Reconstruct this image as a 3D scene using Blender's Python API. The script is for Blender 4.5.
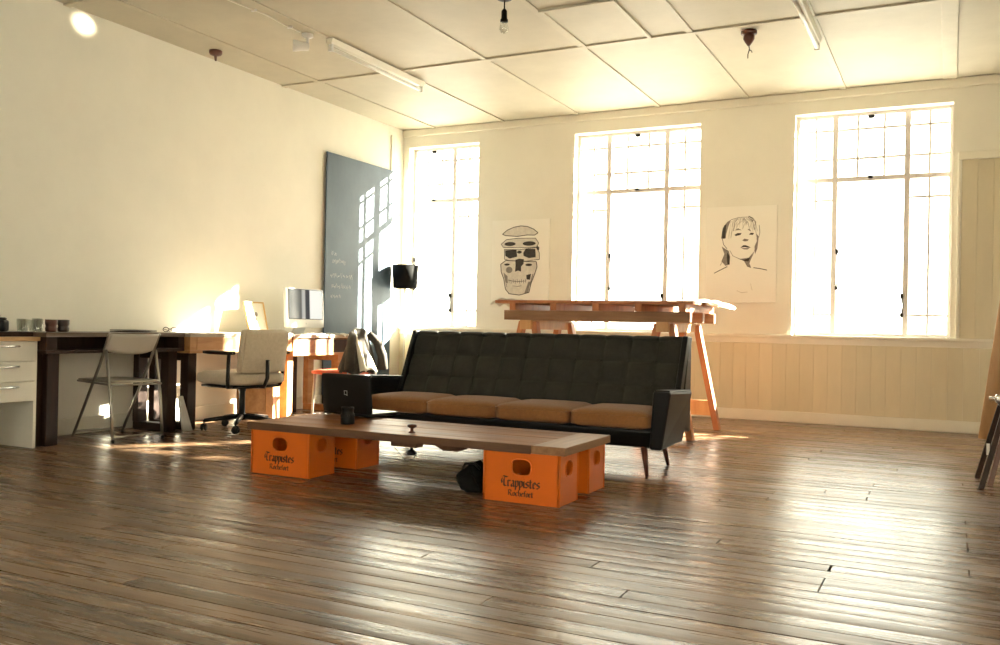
import bpy, bmesh, math, random
from mathutils import Vector, Matrix
random.seed(7)
for o in list(bpy.data.objects): bpy.data.objects.remove(o)
C = bpy.context.scene.collection
scene = bpy.context.scene
PI = math.pi
# ------------------------------------------------------------------ camera
YAW, PIT, ROL = (math.radians(a) for a in (26.74, .29, 1.13))
fw = Vector((-math.sin(YAW)*math.cos(PIT), math.cos(YAW)*math.cos(PIT), math.sin(PIT)))
rt = Vector((math.cos(YAW), math.sin(YAW), 0)); dn = -rt.cross(fw)
r2 = math.cos(ROL)*rt - math.sin(ROL)*dn; d2 = math.sin(ROL)*rt + math.cos(ROL)*dn
cam = bpy.data.objects.new('camera', bpy.data.cameras.new('camera')); C.objects.link(cam)
cam.data.sensor_width = 36; cam.data.lens = 896.4*36/1000; cam.data.clip_start = .02
M3 = Matrix((r2, -d2, -fw)).transposed()
cam.matrix_world = Matrix.Translation((0, 0, .85)) @ M3.to_4x4()
scene.camera = cam
# ------------------------------------------------------------------ sky, sun, exposure
w = bpy.data.worlds.new('sky'); scene.world = w; w.use_nodes = True
bg = w.node_tree.nodes['Background']; bg.inputs[0].default_value = (1, .99, .84, 1); bg.inputs[1].default_value = 9.0
SUN = Vector((-.8, -1, -.585)).normalized()
sl = bpy.data.lights.new('sun', 'SUN'); sl.energy = 135; sl.color = (1, .95, .79); sl.angle = math.radians(.7)
so = bpy.data.objects.new('sun', sl); C.objects.link(so); so.rotation_euler = SUN.to_track_quat('-Z', 'Y').to_euler(); so.location = (6, 14, 8)
vs = scene.view_settings
vs.view_transform = 'Standard'; vs.look = 'None'; vs.gamma = 1; vs.use_curve_mapping = False; vs.exposure = 0.2
# ------------------------------------------------------------------ materials
MATS = {}
def mat(name, col, rough=.6, metal=0, noise=0, nscale=8, stretch=(1, 1, 1), bump=0, bscale=40, col2=None, rnd=0, spec=None, coat=0, rough2=None, sheen=0, trans=0, spots=0):
    """procedural material: colour varied by noise (col..col2), optional per object variation, bump and roughness noise"""
    if name in MATS: return MATS[name]
    m = bpy.data.materials.new(name); m.use_nodes = True; N = m.node_tree.nodes; Lk = m.node_tree.links
    b = N['Principled BSDF']; b.inputs['Base Color'].default_value = (*col, 1); b.inputs['Roughness'].default_value = rough; b.inputs['Metallic'].default_value = metal
    if spec is not None: b.inputs['Specular IOR Level'].default_value = spec
    if coat: b.inputs['Coat Weight'].default_value = coat; b.inputs['Coat Roughness'].default_value = .12
    if sheen: b.inputs['Sheen Weight'].default_value = sheen
    if trans: b.inputs['Transmission Weight'].default_value = trans
    tc = N.new('ShaderNodeTexCoord'); mp = N.new('ShaderNodeMapping'); mp.inputs['Scale'].default_value = stretch
    oi = N.new('ShaderNodeObjectInfo'); sc = N.new('ShaderNodeVectorMath'); sc.operation = 'SCALE'; sc.inputs[0].default_value = (37, 23, 11)
    Lk.new(oi.outputs['Random'], sc.inputs['Scale'])
    Lk.new(tc.outputs['Object'], mp.inputs['Vector']); Lk.new(sc.outputs['Vector'], mp.inputs['Location'])
    def tex(s, d=6):
        t = N.new('ShaderNodeTexNoise'); t.inputs['Scale'].default_value = s; t.inputs['Detail'].default_value = d; t.inputs['Roughness'].default_value = .65
        Lk.new(mp.outputs['Vector'], t.inputs['Vector']); return t
    src = None
    if noise or col2:
        t = tex(nscale); cr = N.new('ShaderNodeValToRGB')
        c2 = col2 or tuple(c*(1-noise) for c in col)
        cr.color_ramp.elements[0].position = .32; cr.color_ramp.elements[1].position = .68
        cr.color_ramp.elements[0].color = (*c2, 1); cr.color_ramp.elements[1].color = (*col, 1)
        Lk.new(t.outputs['Fac'], cr.inputs['Fac']); src = cr.outputs['Color']
        if rough2 is not None:
            t3 = tex(nscale*.6); mr = N.new('ShaderNodeMapRange'); mr.inputs['From Min'].default_value = .3; mr.inputs['From Max'].default_value = .7
            mr.inputs['To Min'].default_value = rough; mr.inputs['To Max'].default_value = rough2
            Lk.new(t3.outputs['Fac'], mr.inputs['Value']); Lk.new(mr.outputs['Result'], b.inputs['Roughness'])
    if rnd:
        hv = N.new('ShaderNodeHueSaturation'); mr = N.new('ShaderNodeMapRange')
        mr.inputs['To Min'].default_value = 1-rnd; mr.inputs['To Max'].default_value = 1+rnd
        Lk.new(oi.outputs['Random'], mr.inputs['Value']); Lk.new(mr.outputs['Result'], hv.inputs['Value'])
        if src: Lk.new(src, hv.inputs['Color'])
        else: hv.inputs['Color'].default_value = (*col, 1)
        src = hv.outputs['Color']
    if spots:   # dark knots, dents and ingrained dirt
        ts = tex(9, 3); ms = N.new('ShaderNodeMapRange'); ms.inputs['From Min'].default_value = spots; ms.inputs['From Max'].default_value = spots+.1
        ms.inputs['To Min'].default_value = 1; ms.inputs['To Max'].default_value = .3; Lk.new(ts.outputs['Fac'], ms.inputs['Value'])
        mm = N.new('ShaderNodeVectorMath'); mm.operation = 'SCALE'; Lk.new(src, mm.inputs[0]); Lk.new(ms.outputs['Result'], mm.inputs['Scale']); src = mm.outputs['Vector']
    if src: Lk.new(src, b.inputs['Base Color'])
    if bump:
        t2 = tex(bscale, 4); bp = N.new('ShaderNodeBump'); bp.inputs['Strength'].default_value = bump; bp.inputs['Distance'].default_value = .004
        Lk.new(t2.outputs['Fac'], bp.inputs['Height']); Lk.new(bp.outputs['Normal'], b.inputs['Normal'])
    MATS[name] = m; return m
def glassmat(name, col=(1, 1, 1), fac=.07, rough=.02):
    m = bpy.data.materials.new(name); m.use_nodes = True; N = m.node_tree.nodes; Lk = m.node_tree.links; N.clear()
    o = N.new('ShaderNodeOutputMaterial'); mx = N.new('ShaderNodeMixShader'); t = N.new('ShaderNodeBsdfTransparent'); g = N.new('ShaderNodeBsdfGlossy')
    t.inputs[0].default_value = (*col, 1); g.inputs['Roughness'].default_value = rough; mx.inputs[0].default_value = fac
    Lk.new(t.outputs[0], mx.inputs[1]); Lk.new(g.outputs[0], mx.inputs[2]); Lk.new(mx.outputs[0], o.inputs[0]); return m
def emis(name, col, s):
    m = bpy.data.materials.new(name); m.use_nodes = True; b = m.node_tree.nodes['Principled BSDF']
    b.inputs['Base Color'].default_value = (*col, 1); b.inputs['Emission Color'].default_value = (*col, 1); b.inputs['Emission Strength'].default_value = s; return m
WALL = mat('painted_plaster', (.85, .822, .715), .55, noise=.05, nscale=2.5, bump=.15, bscale=25)
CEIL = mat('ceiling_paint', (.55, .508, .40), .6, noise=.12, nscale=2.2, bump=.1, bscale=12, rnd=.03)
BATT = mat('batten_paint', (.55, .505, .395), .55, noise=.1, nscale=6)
TRIM = mat('trim_gloss_paint', (.82, .785, .665), .35, noise=.06, nscale=5)
TNG = mat('wainscot_paint', (.70, .625, .44), .42, noise=.08, nscale=5, stretch=(1, 1, .3), rnd=.04)
FRAME = mat('window_paint', (.66, .61, .58), .45, noise=.1, nscale=9)
GLASS = glassmat('window_glass', (.98, .98, .96), .06)
CLEAR = glassmat('drinking_glass', (.93, .95, .93), .16, .05)
PLANK = mat('floor_wood', (.235, .145, .085), .15, col2=(.10, .055, .03), nscale=3.2, stretch=(.35, 5, 5), rnd=.28, bump=.3, bscale=14, rough2=.42, spec=.34, spots=.62)
SUBF = mat('subfloor_gap', (.02, .014, .01), .9)
ORANGE = mat('crate_plastic', (.72, .14, .008), .35, noise=.08, nscale=6, spec=.5)
INK = mat('crate_print', (.05, .02, .008), .5)
TOPW = mat('tabletop_wood', (.36, .15, .058), .34, col2=(.19, .072, .027), nscale=4, stretch=(.5, 6, 6), rnd=.12, bump=.2, bscale=10, rough2=.5, spec=.2)
TOPX = mat('breadboard_wood', (.37, .19, .09), .4, col2=(.22, .10, .045), nscale=4, stretch=(6, .5, 6), bump=.2, bscale=10)
EDGEW = mat('worn_edge_wood', (.15, .07, .035), .5, col2=(.075, .033, .018), nscale=5, stretch=(.6, 5, 5), bump=.3, bscale=12)
BLK = mat('black_plastic', (.007, .006, .006), .4, spec=.22)
BAGM = mat('black_nylon', (.005, .005, .005), .8, spec=.1)
BLKM = mat('black_metal', (.015, .014, .013), .35, metal=.4)
CHROME = mat('chrome', (.7, .7, .68), .18, metal=1)
STEEL = mat('grey_tube', (.36, .34, .30), .32, metal=.8)
SOFA = mat('dark_upholstery', (.033, .032, .026), .65, noise=.25, nscale=30, bump=.25, bscale=300, sheen=.06, spec=.2)
VINYL = mat('black_vinyl', (.007, .007, .008), .38, bump=.1, bscale=120, spec=.3)
TAN = mat('tan_cushion', (.29, .115, .03), .75, noise=.22, nscale=60, bump=.4, bscale=260, sheen=.2)
REDW = mat('trestle_wood', (.50, .20, .075), .5, col2=(.34, .11, .04), nscale=4, stretch=(3, 3, .5), bump=.15, bscale=15, rnd=.1)
RAILW = mat('rail_wood', (.33, .18, .09), .55, col2=(.20, .09, .045), nscale=4, stretch=(.5, 4, 4), bump=.2, bscale=15, rnd=.12)
PALE = mat('pale_pine', (.62, .36, .16), .5, col2=(.48, .24, .09), nscale=4, stretch=(3, 3, .5), bump=.15, bscale=15)
DARKW = mat('dark_stained_wood', (.032, .013, .007), .5, col2=(.014, .006, .004), nscale=5, stretch=(4, 4, .6), bump=.2, bscale=15, spec=.2)
DESKW = mat('desk_timber', (.46, .235, .09), .5, col2=(.30, .13, .045), nscale=4, stretch=(4, .6, 4), bump=.2, bscale=15, rnd=.1)
DTOP = mat('desk_top_wood', (.42, .36, .28), .35, col2=(.30, .24, .17), nscale=4, stretch=(5, .5, 5), bump=.1, bscale=15)
DTOPD = mat('dark_desk_top', (.16, .11, .075), .3, col2=(.08, .05, .035), nscale=4, stretch=(5, .5, 5), bump=.1, bscale=15)
CREAM = mat('cream_laminate', (.74, .70, .60), .4, noise=.03, nscale=4)
PINE = mat('pine_slab', (.55, .36, .17), .45, col2=(.45, .27, .12), nscale=4, stretch=(5, .5, 5))
BEIGE = mat('beige_fabric', (.56, .47, .34), .8, noise=.15, nscale=40, bump=.2, bscale=250, sheen=.2)
BROWNP = mat('brown_shell', (.10, .045, .025), .45)
REDP = mat('orange_red_seat', (.62, .085, .02), .4)
SLATE = mat('chalkboard_paint', (.042, .075, .115), .5, col2=(.075, .115, .16), nscale=2.2, stretch=(1, 1, .6), bump=.05, bscale=20, rough2=.35)
CHALK = mat('chalk', (.75, .78, .76), .9)
PAPER = mat('poster_board', (.90, .875, .78), .6, noise=.03, nscale=3)
INK1 = mat('drawing_black', (.05, .045, .04), .8, noise=.4, nscale=30)
INK2 = mat('drawing_grey', (.30, .27, .23), .8, noise=.4, nscale=35)
INK3 = mat('drawing_pale_grey', (.74, .70, .60), .8, noise=.2, nscale=30)
WHITEP = mat('white_plastic', (.78, .77, .74), .3)
ALU = mat('aluminium', (.62, .62, .60), .35, metal=.7)
WHITES = mat('white_sheet', (.82, .80, .76), .7)
_n = WHITES.node_tree.nodes; _t = _n.new('ShaderNodeBsdfTranslucent'); _t.inputs[0].default_value = (.85, .83, .76, 1); _m = _n.new('ShaderNodeMixShader'); _m.inputs[0].default_value = .45
WHITES.node_tree.links.new(_n['Principled BSDF'].outputs[0], _m.inputs[1]); WHITES.node_tree.links.new(_t.outputs[0], _m.inputs[2]); WHITES.node_tree.links.new(_m.outputs[0], _n['Material Output'].inputs[0])
OLIVE = mat('jacket_cloth', (.055, .045, .034), .85, noise=.3, nscale=25, bump=.3, bscale=200)
BRASSY = mat('brown_bakelite', (.09, .025, .012), .35)
DMUG = mat('dark_stoneware', (.03, .016, .012), .3)
MAHO = mat('mahogany', (.13, .035, .018), .4, col2=(.07, .018, .01), nscale=5, stretch=(4, 4, .6))
CABLE = mat('grey_cable', (.30, .28, .25), .6)
# ------------------------------------------------------------------ mesh helpers
class MB:
    def __init__(s): s.v = []; s.f = []
    def add(s, vs, fs, T=None):
        n = len(s.v); s.v += [tuple(T @ Vector(p)) if T else tuple(p) for p in vs]; s.f += [tuple(i+n for i in f) for f in fs]; return s
    def box(s, x0, x1, y0, y1, z0, z1, T=None):
        return s.add([(x, y, z) for z in (z0, z1) for y in (y0, y1) for x in (x0, x1)],
                     [(0, 2, 3, 1), (4, 5, 7, 6), (0, 1, 5, 4), (2, 6, 7, 3), (0, 4, 6, 2), (1, 3, 7, 5)], T)
    def hexa(s, b, t):  # bottom 4 + top 4 corners, counter-clockwise from above
        return s.add(list(b)+list(t), [(3, 2, 1, 0), (4, 5, 6, 7), (0, 1, 5, 4), (1, 2, 6, 5), (2, 3, 7, 6), (3, 0, 4, 7)])
    def beam(s, a, b, w, h, up=(0, 0, 1)):  # rectangular bar from a to b
        a = Vector(a); b = Vector(b); d = (b-a).normalized(); u = Vector(up)
        sx = d.cross(u)
        if sx.length < 1e-4: sx = d.cross(Vector((1, 0, 0)))
        sx.normalize(); uy = sx.cross(d).normalized()
        q = [(-1, -1), (1, -1), (1, 1), (-1, 1)]
        vs = [p + sx*(i*w/2) + uy*(j*h/2) for p in (a, b) for i, j in q]
        return s.add(vs, [(0, 1, 2, 3), (7, 6, 5, 4), (0, 4, 5, 1), (1, 5, 6, 2), (2, 6, 7, 3), (3, 7, 4, 0)])
    def tube(s, pts, r, seg=8, r1=None, T=None):
        P = [Vector(p) for p in pts]; n = len(P); up = None; vs = []; fs = []
        for i, p in enumerate(P):
            t = (P[min(i+1, n-1)] - P[max(i-1, 0)]).normalized()
            if up is None:
                up = t.orthogonal().normalized()
            else:
                up = (up - t*up.dot(t)).normalized()
            sd = t.cross(up); rr = r if r1 is None else r + (r1-r)*i/(n-1)
            vs += [p + (up*math.cos(2*PI*k/seg) + sd*math.sin(2*PI*k/seg))*rr for k in range(seg)]
        for i in range(n-1):
            for k in range(seg):
                a = i*seg+k; b = i*seg+(k+1) % seg; fs.append((a, b, b+seg, a+seg))
        fs.append(tuple(range(seg-1, -1, -1))); fs.append(tuple(range((n-1)*seg, n*seg)))
        return s.add(vs, fs, T)
    def lathe(s, prof, c=(0, 0, 0), seg=20, T=None):  # prof list of (r,z)
        vs = []; fs = []; n = len(prof)
        for r, z in prof:
            for k in range(seg): vs.append((c[0]+r*math.cos(2*PI*k/seg), c[1]+r*math.sin(2*PI*k/seg), c[2]+z))
        for i in range(n-1):
            for k in range(seg):
                a = i*seg+k; b = i*seg+(k+1) % seg; fs.append((a, b, b+seg, a+seg))
        if prof[0][0] > 1e-5: fs.append(tuple(range(seg-1, -1, -1)))
        if prof[-1][0] > 1e-5: fs.append(tuple(range((n-1)*seg, n*seg)))
        return s.add(vs, fs, T)
    def rbox(s, x0, x1, y0, y1, z0, z1, r, n=6, crown=0, T=None, fn=None):  # rounded box (cushion)
        h = Vector(((x1-x0)/2, (y1-y0)/2, (z1-z0)/2)); c = Vector(((x0+x1)/2, (y0+y1)/2, (z0+z1)/2)); r = min(r, h.x, h.y, h.z)
        idx = {}; vs = []; fs = []
        def V(i, j, k):
            if (i, j, k) not in idx:
                p = [2*a/n-1 for a in (i, j, k)]
                q = Vector((math.tan(p[0]*PI/4)*h.x, math.tan(p[1]*PI/4)*h.y, math.tan(p[2]*PI/4)*h.z))
                inn = Vector([max(-(h[a]-r), min(h[a]-r, q[a])) for a in range(3)]); d = q-inn
                if d.length > 1e-9: d.normalize()
                o = inn + d*r
                if k > n//2: o.z += crown*(1-p[0]**2)*(1-p[1]**2)
                o = c+o
                if fn: o = fn(o)
                idx[(i, j, k)] = len(vs); vs.append(o)
            return idx[(i, j, k)]
        for a in range(n):
            for b in range(n):
                fs += [(V(a, b, 0), V(a, b+1, 0), V(a+1, b+1, 0), V(a+1, b, 0)), (V(a, b, n), V(a+1, b, n), V(a+1, b+1, n), V(a, b+1, n)),
                       (V(a, 0, b), V(a+1, 0, b), V(a+1, 0, b+1), V(a, 0, b+1)), (V(a, n, b), V(a, n, b+1), V(a+1, n, b+1), V(a+1, n, b)),
                       (V(0, a, b), V(0, a, b+1), V(0, a+1, b+1), V(0, a+1, b)), (V(n, a, b), V(n, a+1, b), V(n, a+1, b+1), V(n, a, b+1))]
        return s.add(vs, fs, T)
    def grid(s, fn, nu, nv):
        vs = [fn(i/nu, j/nv) for j in range(nv+1) for i in range(nu+1)]
        fs = [(j*(nu+1)+i, j*(nu+1)+i+1, (j+1)*(nu+1)+i+1, (j+1)*(nu+1)+i) for j in range(nv) for i in range(nu)]
        return s.add(vs, fs)
    def poly(s, pts): return s.add(pts, [tuple(range(len(pts)))])
    def build(s, name, m, parent=None, smooth=False, bevel=0, solid=0, fix=True):
        me = bpy.data.meshes.new(name); o = bpy.data.objects.new(name, me); C.objects.link(o)
        off = Vector((0, 0, 0))
        if parent is not None:
            o.parent = parent; p = parent
            while p is not None: off += Vector(p.location); p = p.parent
        me.from_pydata([tuple(Vector(v)-off) for v in s.v], [], s.f)
        if fix:
            bm = bmesh.new(); bm.from_mesh(me); bmesh.ops.recalc_face_normals(bm, faces=bm.faces); bm.to_mesh(me); bm.free()
        me.materials.append(m)
        if smooth:
            for p in me.polygons: p.use_smooth = True
        if solid:
            md = o.modifiers.new('solid', 'SOLIDIFY'); md.thickness = solid; md.offset = 0
        if bevel:
            md = o.modifiers.new('bevel', 'BEVEL'); md.width = bevel; md.segments = 2; md.limit_method = 'ANGLE'
        return o
def recentre(o, base):
    base = Vector(base); o.data.transform(Matrix.Translation(-base)); o.location = base; return o
def tag(o, label, cat, group=None):
    o['label'] = label; o['category'] = cat
    if group: o['group'] = group
    return o
def thing(name, loc, label, cat, group=None):
    o = bpy.data.objects.new(name, None); C.objects.link(o); o.location = loc; o.empty_display_size = .1
    return tag(o, label, cat, group)
def struct(o): o['kind'] = 'structure'; return o
def sroot(name, loc): o = bpy.data.objects.new(name, None); C.objects.link(o); o.location = loc; return struct(o)
def copy_tree(o, parent=None):
    c = o.copy(); C.objects.link(c); c.parent = parent
    for ch in list(o.children): copy_tree(ch, c)
    return c
def B(*a): return MB().box(*a)
# ------------------------------------------------------------------ the room
L, D, H = -5.78, 8.87, 3.13
XR, YF = 2.7, -3.6
SILL, HEAD = .83, 2.925
WINS = [(-5.70, -4.775), (-3.62, -2.265), (-1.36, -.01)]
# floor
fl = struct(B(L-.3, XR+.3, YF-.3, D+.3, -.25, -.03).build('floor', SUBF))
PW = .0975
def plank(mb, x0, x1, y0, y1, tilt):
    g = .0026 if rf.random() < .75 else .005; n = 4; vs = []
    for x in (x0+g, x1-g):
        for k in range(n+1):
            t = k/n; y = y0+g+(y1-y0-2*g)*t
            z = -.0014*(2*t-1)**4 + tilt*(t-.5)*(y1-y0) - .001
            vs.append((x, y, z))
        vs += [(x, y1-g, -.03), (x, y0+g, -.03)]
    m = n+3; fs = [(k, k+m, k+m+1, k+1) for k in range(m-1)] + [(m-1, 2*m-1, m, 0), tuple(range(m)), tuple(range(2*m-1, m-1, -1))]
    return mb.add(vs, fs)
rf = random.Random(3); y = D; rows = []
while y > 1.45: rows.append((y-PW, y)); y -= PW
yfar = y
for (y0, y1) in rows:
    cuts = [L, *sorted(rf.sample([L+.9+.45*k for k in range(13)], 2)), XR]
    if rf.random() < .25: cuts = [L, rf.uniform(-3.5, -.2), XR]
    for a, b in zip(cuts, cuts[1:]):
        plank(MB(), a, b, y0, y1, rf.gauss(0, .006)).build('floor_plank', PLANK, fl)
mb = MB(); y = yfar
while y > YF: plank(mb, L, XR, max(y-PW, YF), y, rf.gauss(0, .006)); y -= PW
o = mb.build('floor_planking', PLANK, fl); o['kind'] = 'stuff'
# walls
def wall_with_openings(mb, axis, a0, a1, p0, p1, ops, z0=0, z1=H):
    """axis 'x': wall along x between a0..a1 occupying y p0..p1; openings (lo,hi,sill,head)"""
    bx = (lambda lo, hi, za, zb: mb.box(lo, hi, p0, p1, za, zb)) if axis == 'x' else (lambda lo, hi, za, zb: mb.box(p0, p1, lo, hi, za, zb))
    c = a0
    for lo, hi, s_, h_ in ops:
        bx(c, lo, z0, z1); bx(lo, hi, z0, s_); bx(lo, hi, h_, z1); c = hi
    bx(c, a1, z0, z1); return mb
TH = .30
wb = struct(wall_with_openings(MB(), 'x', L-.3, XR+.3, D, D+TH, [(a, b, SILL, HEAD) for a, b in WINS], -.03, H+.05).build('wall_back', WALL))
wl = struct(B(L-.3, L, YF-.3, D, -.03, H+.05).build('wall_left', WALL))
RWIN_FILL = [(-2.6, -1.2)]  # unseen opening added to let in fill daylight
wr = struct(wall_with_openings(MB(), 'y', YF-.3, D, XR, XR+.3, [(a, b, .8, 2.95) for a, b in RWIN_FILL], -.03, H+.05).build('wall_right', WALL))
FWIN_FILL = [(-3.4, -2.0)]  # likewise added behind the camera, for fill daylight
wf = struct(wall_with_openings(MB(), 'x', L, XR, YF-.3, YF, [(a, b, .8, 2.95) for a, b in FWIN_FILL], -.03, H+.05).build('wall_front', WALL))
# ceiling: sheets and cover strips
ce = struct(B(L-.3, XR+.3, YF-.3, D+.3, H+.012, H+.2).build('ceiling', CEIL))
BX = [-.045-.885*k for k in range(-3, 7)]; BY = [D-2.13-2.37*k for k in range(5)]
xs = sorted([L, *[x for x in BX if x > L+.2], XR]); ys = sorted([YF, *[v for v in BY if v > YF], D])
for a, b in zip(xs, xs[1:]):
    for c, d in zip(ys, ys[1:]):
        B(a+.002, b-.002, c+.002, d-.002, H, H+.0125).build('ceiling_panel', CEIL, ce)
for x in xs[1:-1]:
    wd = .055 if abs(x+.045) < .01 else .026
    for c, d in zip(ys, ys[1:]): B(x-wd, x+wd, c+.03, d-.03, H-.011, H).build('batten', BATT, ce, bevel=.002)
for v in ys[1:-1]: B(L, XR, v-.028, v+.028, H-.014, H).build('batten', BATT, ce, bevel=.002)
struct(B(L, XR, D-.03, D, H-.085, H).build('trim_1', TRIM, None, bevel=.012))
# hatch let into the ceiling
hp = MB()
for (a, b, c, d) in ((-2.68, -2.65, 5.83, 6.72), (-2.14, -2.11, 5.83, 6.72), (-2.65, -2.14, 5.83, 5.86), (-2.65, -2.14, 6.69, 6.72)): hp.box(a, b, c, d, H-.02, H)
hc = thing('ceiling_hatch', (-2.4, 6.27, H), 'flat square access hatch with raised rim in the panelled ceiling', 'hatch')
hp.build('rim', BATT, hc, bevel=.003); B(-2.65, -2.14, 5.86, 6.69, H-.008, H).build('hatch_panel', CEIL, hc)
# sill rail, skirting, wainscot boards
struct(B(L, XR, D-.045, D+.06, SILL-.03, SILL).build('trim_2', TRIM, None, bevel=.006))
struct(B(L, XR, D-.022, D-.002, SILL-.085, SILL-.03).build('trim_3', TRIM, None, bevel=.004))
struct(B(L, XR, D-.03, D, 0, .105).build('baseboard_back', TRIM, None, bevel=.005))
struct(B(L, L+.022, YF, D-.03, 0, .12).build('baseboard_left', TRIM, None, bevel=.005))
x = L+.002
while x < XR-.01:
    x1 = min(x+.125, XR); B(x+.0006, x1-.0006, D-.016, D, .1, SILL-.03).build('wainscot_board', TNG, wb, bevel=.0015); x = x1
x = .06
while x < XR-.01:
    x1 = min(x+.125, XR); B(x+.0006, x1-.0006, D-.016, D, SILL, 2.41).build('wainscot_board', TNG, wb, bevel=.0015); x = x1
struct(B(.03, XR, D-.04, D, 2.40, 2.47).build('trim_4', TRIM, None, bevel=.006))
struct(B(.03, .062, D-.026, D, SILL, 2.40).build('trim_5', TRIM, None, bevel=.004))
struct(B(L, L+.018, 8.60, 8.66, .12, 3.03).build('trim_6', TRIM, None, bevel=.003))
# windows
def window(n, lo, hi, two=False):
    yc = D+.15; r = sroot('window_%d' % n, ((lo+hi)/2, yc, SILL)); fd = .03
    fr = MB()
    fr.box(lo, lo+.03, yc-fd, yc+fd, SILL, HEAD); fr.box(hi-.03, hi, yc-fd, yc+fd, SILL, HEAD)
    fr.box(lo+.03, hi-.03, yc-fd, yc+fd, SILL, SILL+.03); fr.box(lo+.03, hi-.03, yc-fd, yc+fd, HEAD-.03, HEAD)
    fr.build('frame', FRAME, r, bevel=.003)
    m2 = hi-.373; m1 = lo if two else lo+.353
    TR = 2.305; mw = .025
    for m in ([m2] if two else [m1, m2]): B(m-mw, m+mw, yc-fd-.006, yc+fd, SILL+.03, HEAD-.03).build('mullion', FRAME, r, bevel=.003)
    secs = [(m2+mw, hi-.03, 'side')]
    if two: secs.append((lo+.03, m2-mw, 'mid'))
    else: secs += [(lo+.03, m1-mw, 'side'), (m1+mw, m2-mw, 'mid')]
    rowsT = [TR+.022, 2.50, 2.775, HEAD-.03]; rowsS = [SILL+.03, 1.03, 2.115, TR-.022]
    for a, b, kind in secs:
        B(a, b, yc-fd-.003, yc+fd, TR-.022, TR+.022).build('transom', FRAME, r, bevel=.003)
        if kind == 'side': cx = [a, (a+b)/2, b]; grid = [(cx, rowsS), (cx, rowsT)]
        else: grid = [([a, b], [SILL+.03, TR-.022]), ([a, a+(b-a)*.3, a+(b-a)*.7, b], rowsT)]
        for cxs, rz in grid:
            for q in cxs[1:-1]: B(q-.010, q+.010, yc-.018, yc+.018, rz[0], rz[-1]).build('muntin', FRAME, r)
            for q in rz[1:-1]: B(a, b, yc-.015, yc+.015, q-.010, q+.010).build('muntin', FRAME, r)
            for p, q in zip(cxs, cxs[1:]):
                for s_, t_ in zip(rz, rz[1:]): B(p+.003, q-.003, yc-.0015, yc+.0015, s_+.003, t_-.003).build('pane', GLASS, r)
        if kind == 'mid':
            xm = (a+b)/2
            k = MB(); k.rbox(xm-.03, xm+.03, yc-fd-.03, yc-fd, HEAD-.065, HEAD-.03, .012, 4); k.build('catch', BLK, r, True)
            k = MB(); k.rbox(xm-.022, xm+.022, yc-fd-.025, yc-fd, TR-.005, TR+.025, .01, 4); k.build('catch', BLK, r, True)
            for xq, za, zb in ((a+.004, 1.28, 1.62), (b-.004, 1.03, 1.20)):
                k = MB(); k.tube([(xq, yc-fd-.01, za), (xq+.012, yc-fd-.018, (za+zb)/2), (xq, yc-fd-.01, zb)], .006, 6)
                k.rbox(xq-.014, xq+.014, yc-fd-.03, yc-fd, za-.02, za+.02, .008, 4); k.rbox(xq-.014, xq+.014, yc-fd-.03, yc-fd, zb-.02, zb+.03, .008, 4)
                k.build('casement_stay', BLK, r, True)
    return r
window(1, *WINS[0], two=True); window(2, *WINS[1]); window(3, *WINS[2])
def added_fill_window(n, axis, lo, hi, p):  # frame for an unseen window, added only to brighten the room
    r = sroot('window_%d' % n, (((lo+hi)/2, p, .8) if axis == 'x' else (p, (lo+hi)/2, .8)))
    bx = (lambda a, b, c, d: B(a, b, p-.03, p+.03, c, d)) if axis == 'x' else (lambda a, b, c, d: B(p-.03, p+.03, a, b, c, d))
    for a in (lo, (lo+hi)/2-.02, hi-.04): bx(a, a+.04, .8, 2.95).build('mullion', FRAME, r)
    for c in (.8, 2.2, 2.91): bx(lo+.04, hi-.04, c, c+.04).build('transom', FRAME, r)
for i, (a, b) in enumerate(RWIN_FILL): added_fill_window(4+i, 'y', a, b, XR+.15)
for i, (a, b) in enumerate(FWIN_FILL): added_fill_window(6+i, 'x', a, b, YF-.15)
# ------------------------------------------------------------------ crates and coffee table
def holed_panel(mb, o, u, v, nrm, w, h, cx, cy, hw, hh, th, p=3.2):
    o = Vector(o); u = Vector(u); v = Vector(v); nrm = Vector(nrm)
    angs = sorted(set([2*PI*k/28 for k in range(28)] + [math.atan2(y-cy, x-cx) % (2*PI) for x in (0, w) for y in (0, h)]))
    inn = []; out = []
    for a in angs:
        c, s = math.cos(a), math.sin(a); r = (abs(c/hw)**p + abs(s/hh)**p)**(-1/p); inn.append((cx+r*c, cy+r*s))
        t = min(((w-cx)/c if c > 1e-9 else (-cx/c if c < -1e-9 else 1e9)), ((h-cy)/s if s > 1e-9 else (-cy/s if s < -1e-9 else 1e9))); out.append((cx+t*c, cy+t*s))
    n = len(angs); vs = [o + u*x + v*y + nrm*d for d in (0, -th) for lp in (inn, out) for x, y in lp]; fs = []
    for k in range(n):
        k2 = (k+1) % n
        fs += [(k, n+k, n+k2, k2), (2*n+k, 2*n+k2, 3*n+k2, 3*n+k), (k, k2, 2*n+k2, 2*n+k), (n+k, 3*n+k, 3*n+k2, n+k2)]
    mb.add(vs, fs)
    return [o + u*x + v*y for x, y in inn]
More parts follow.
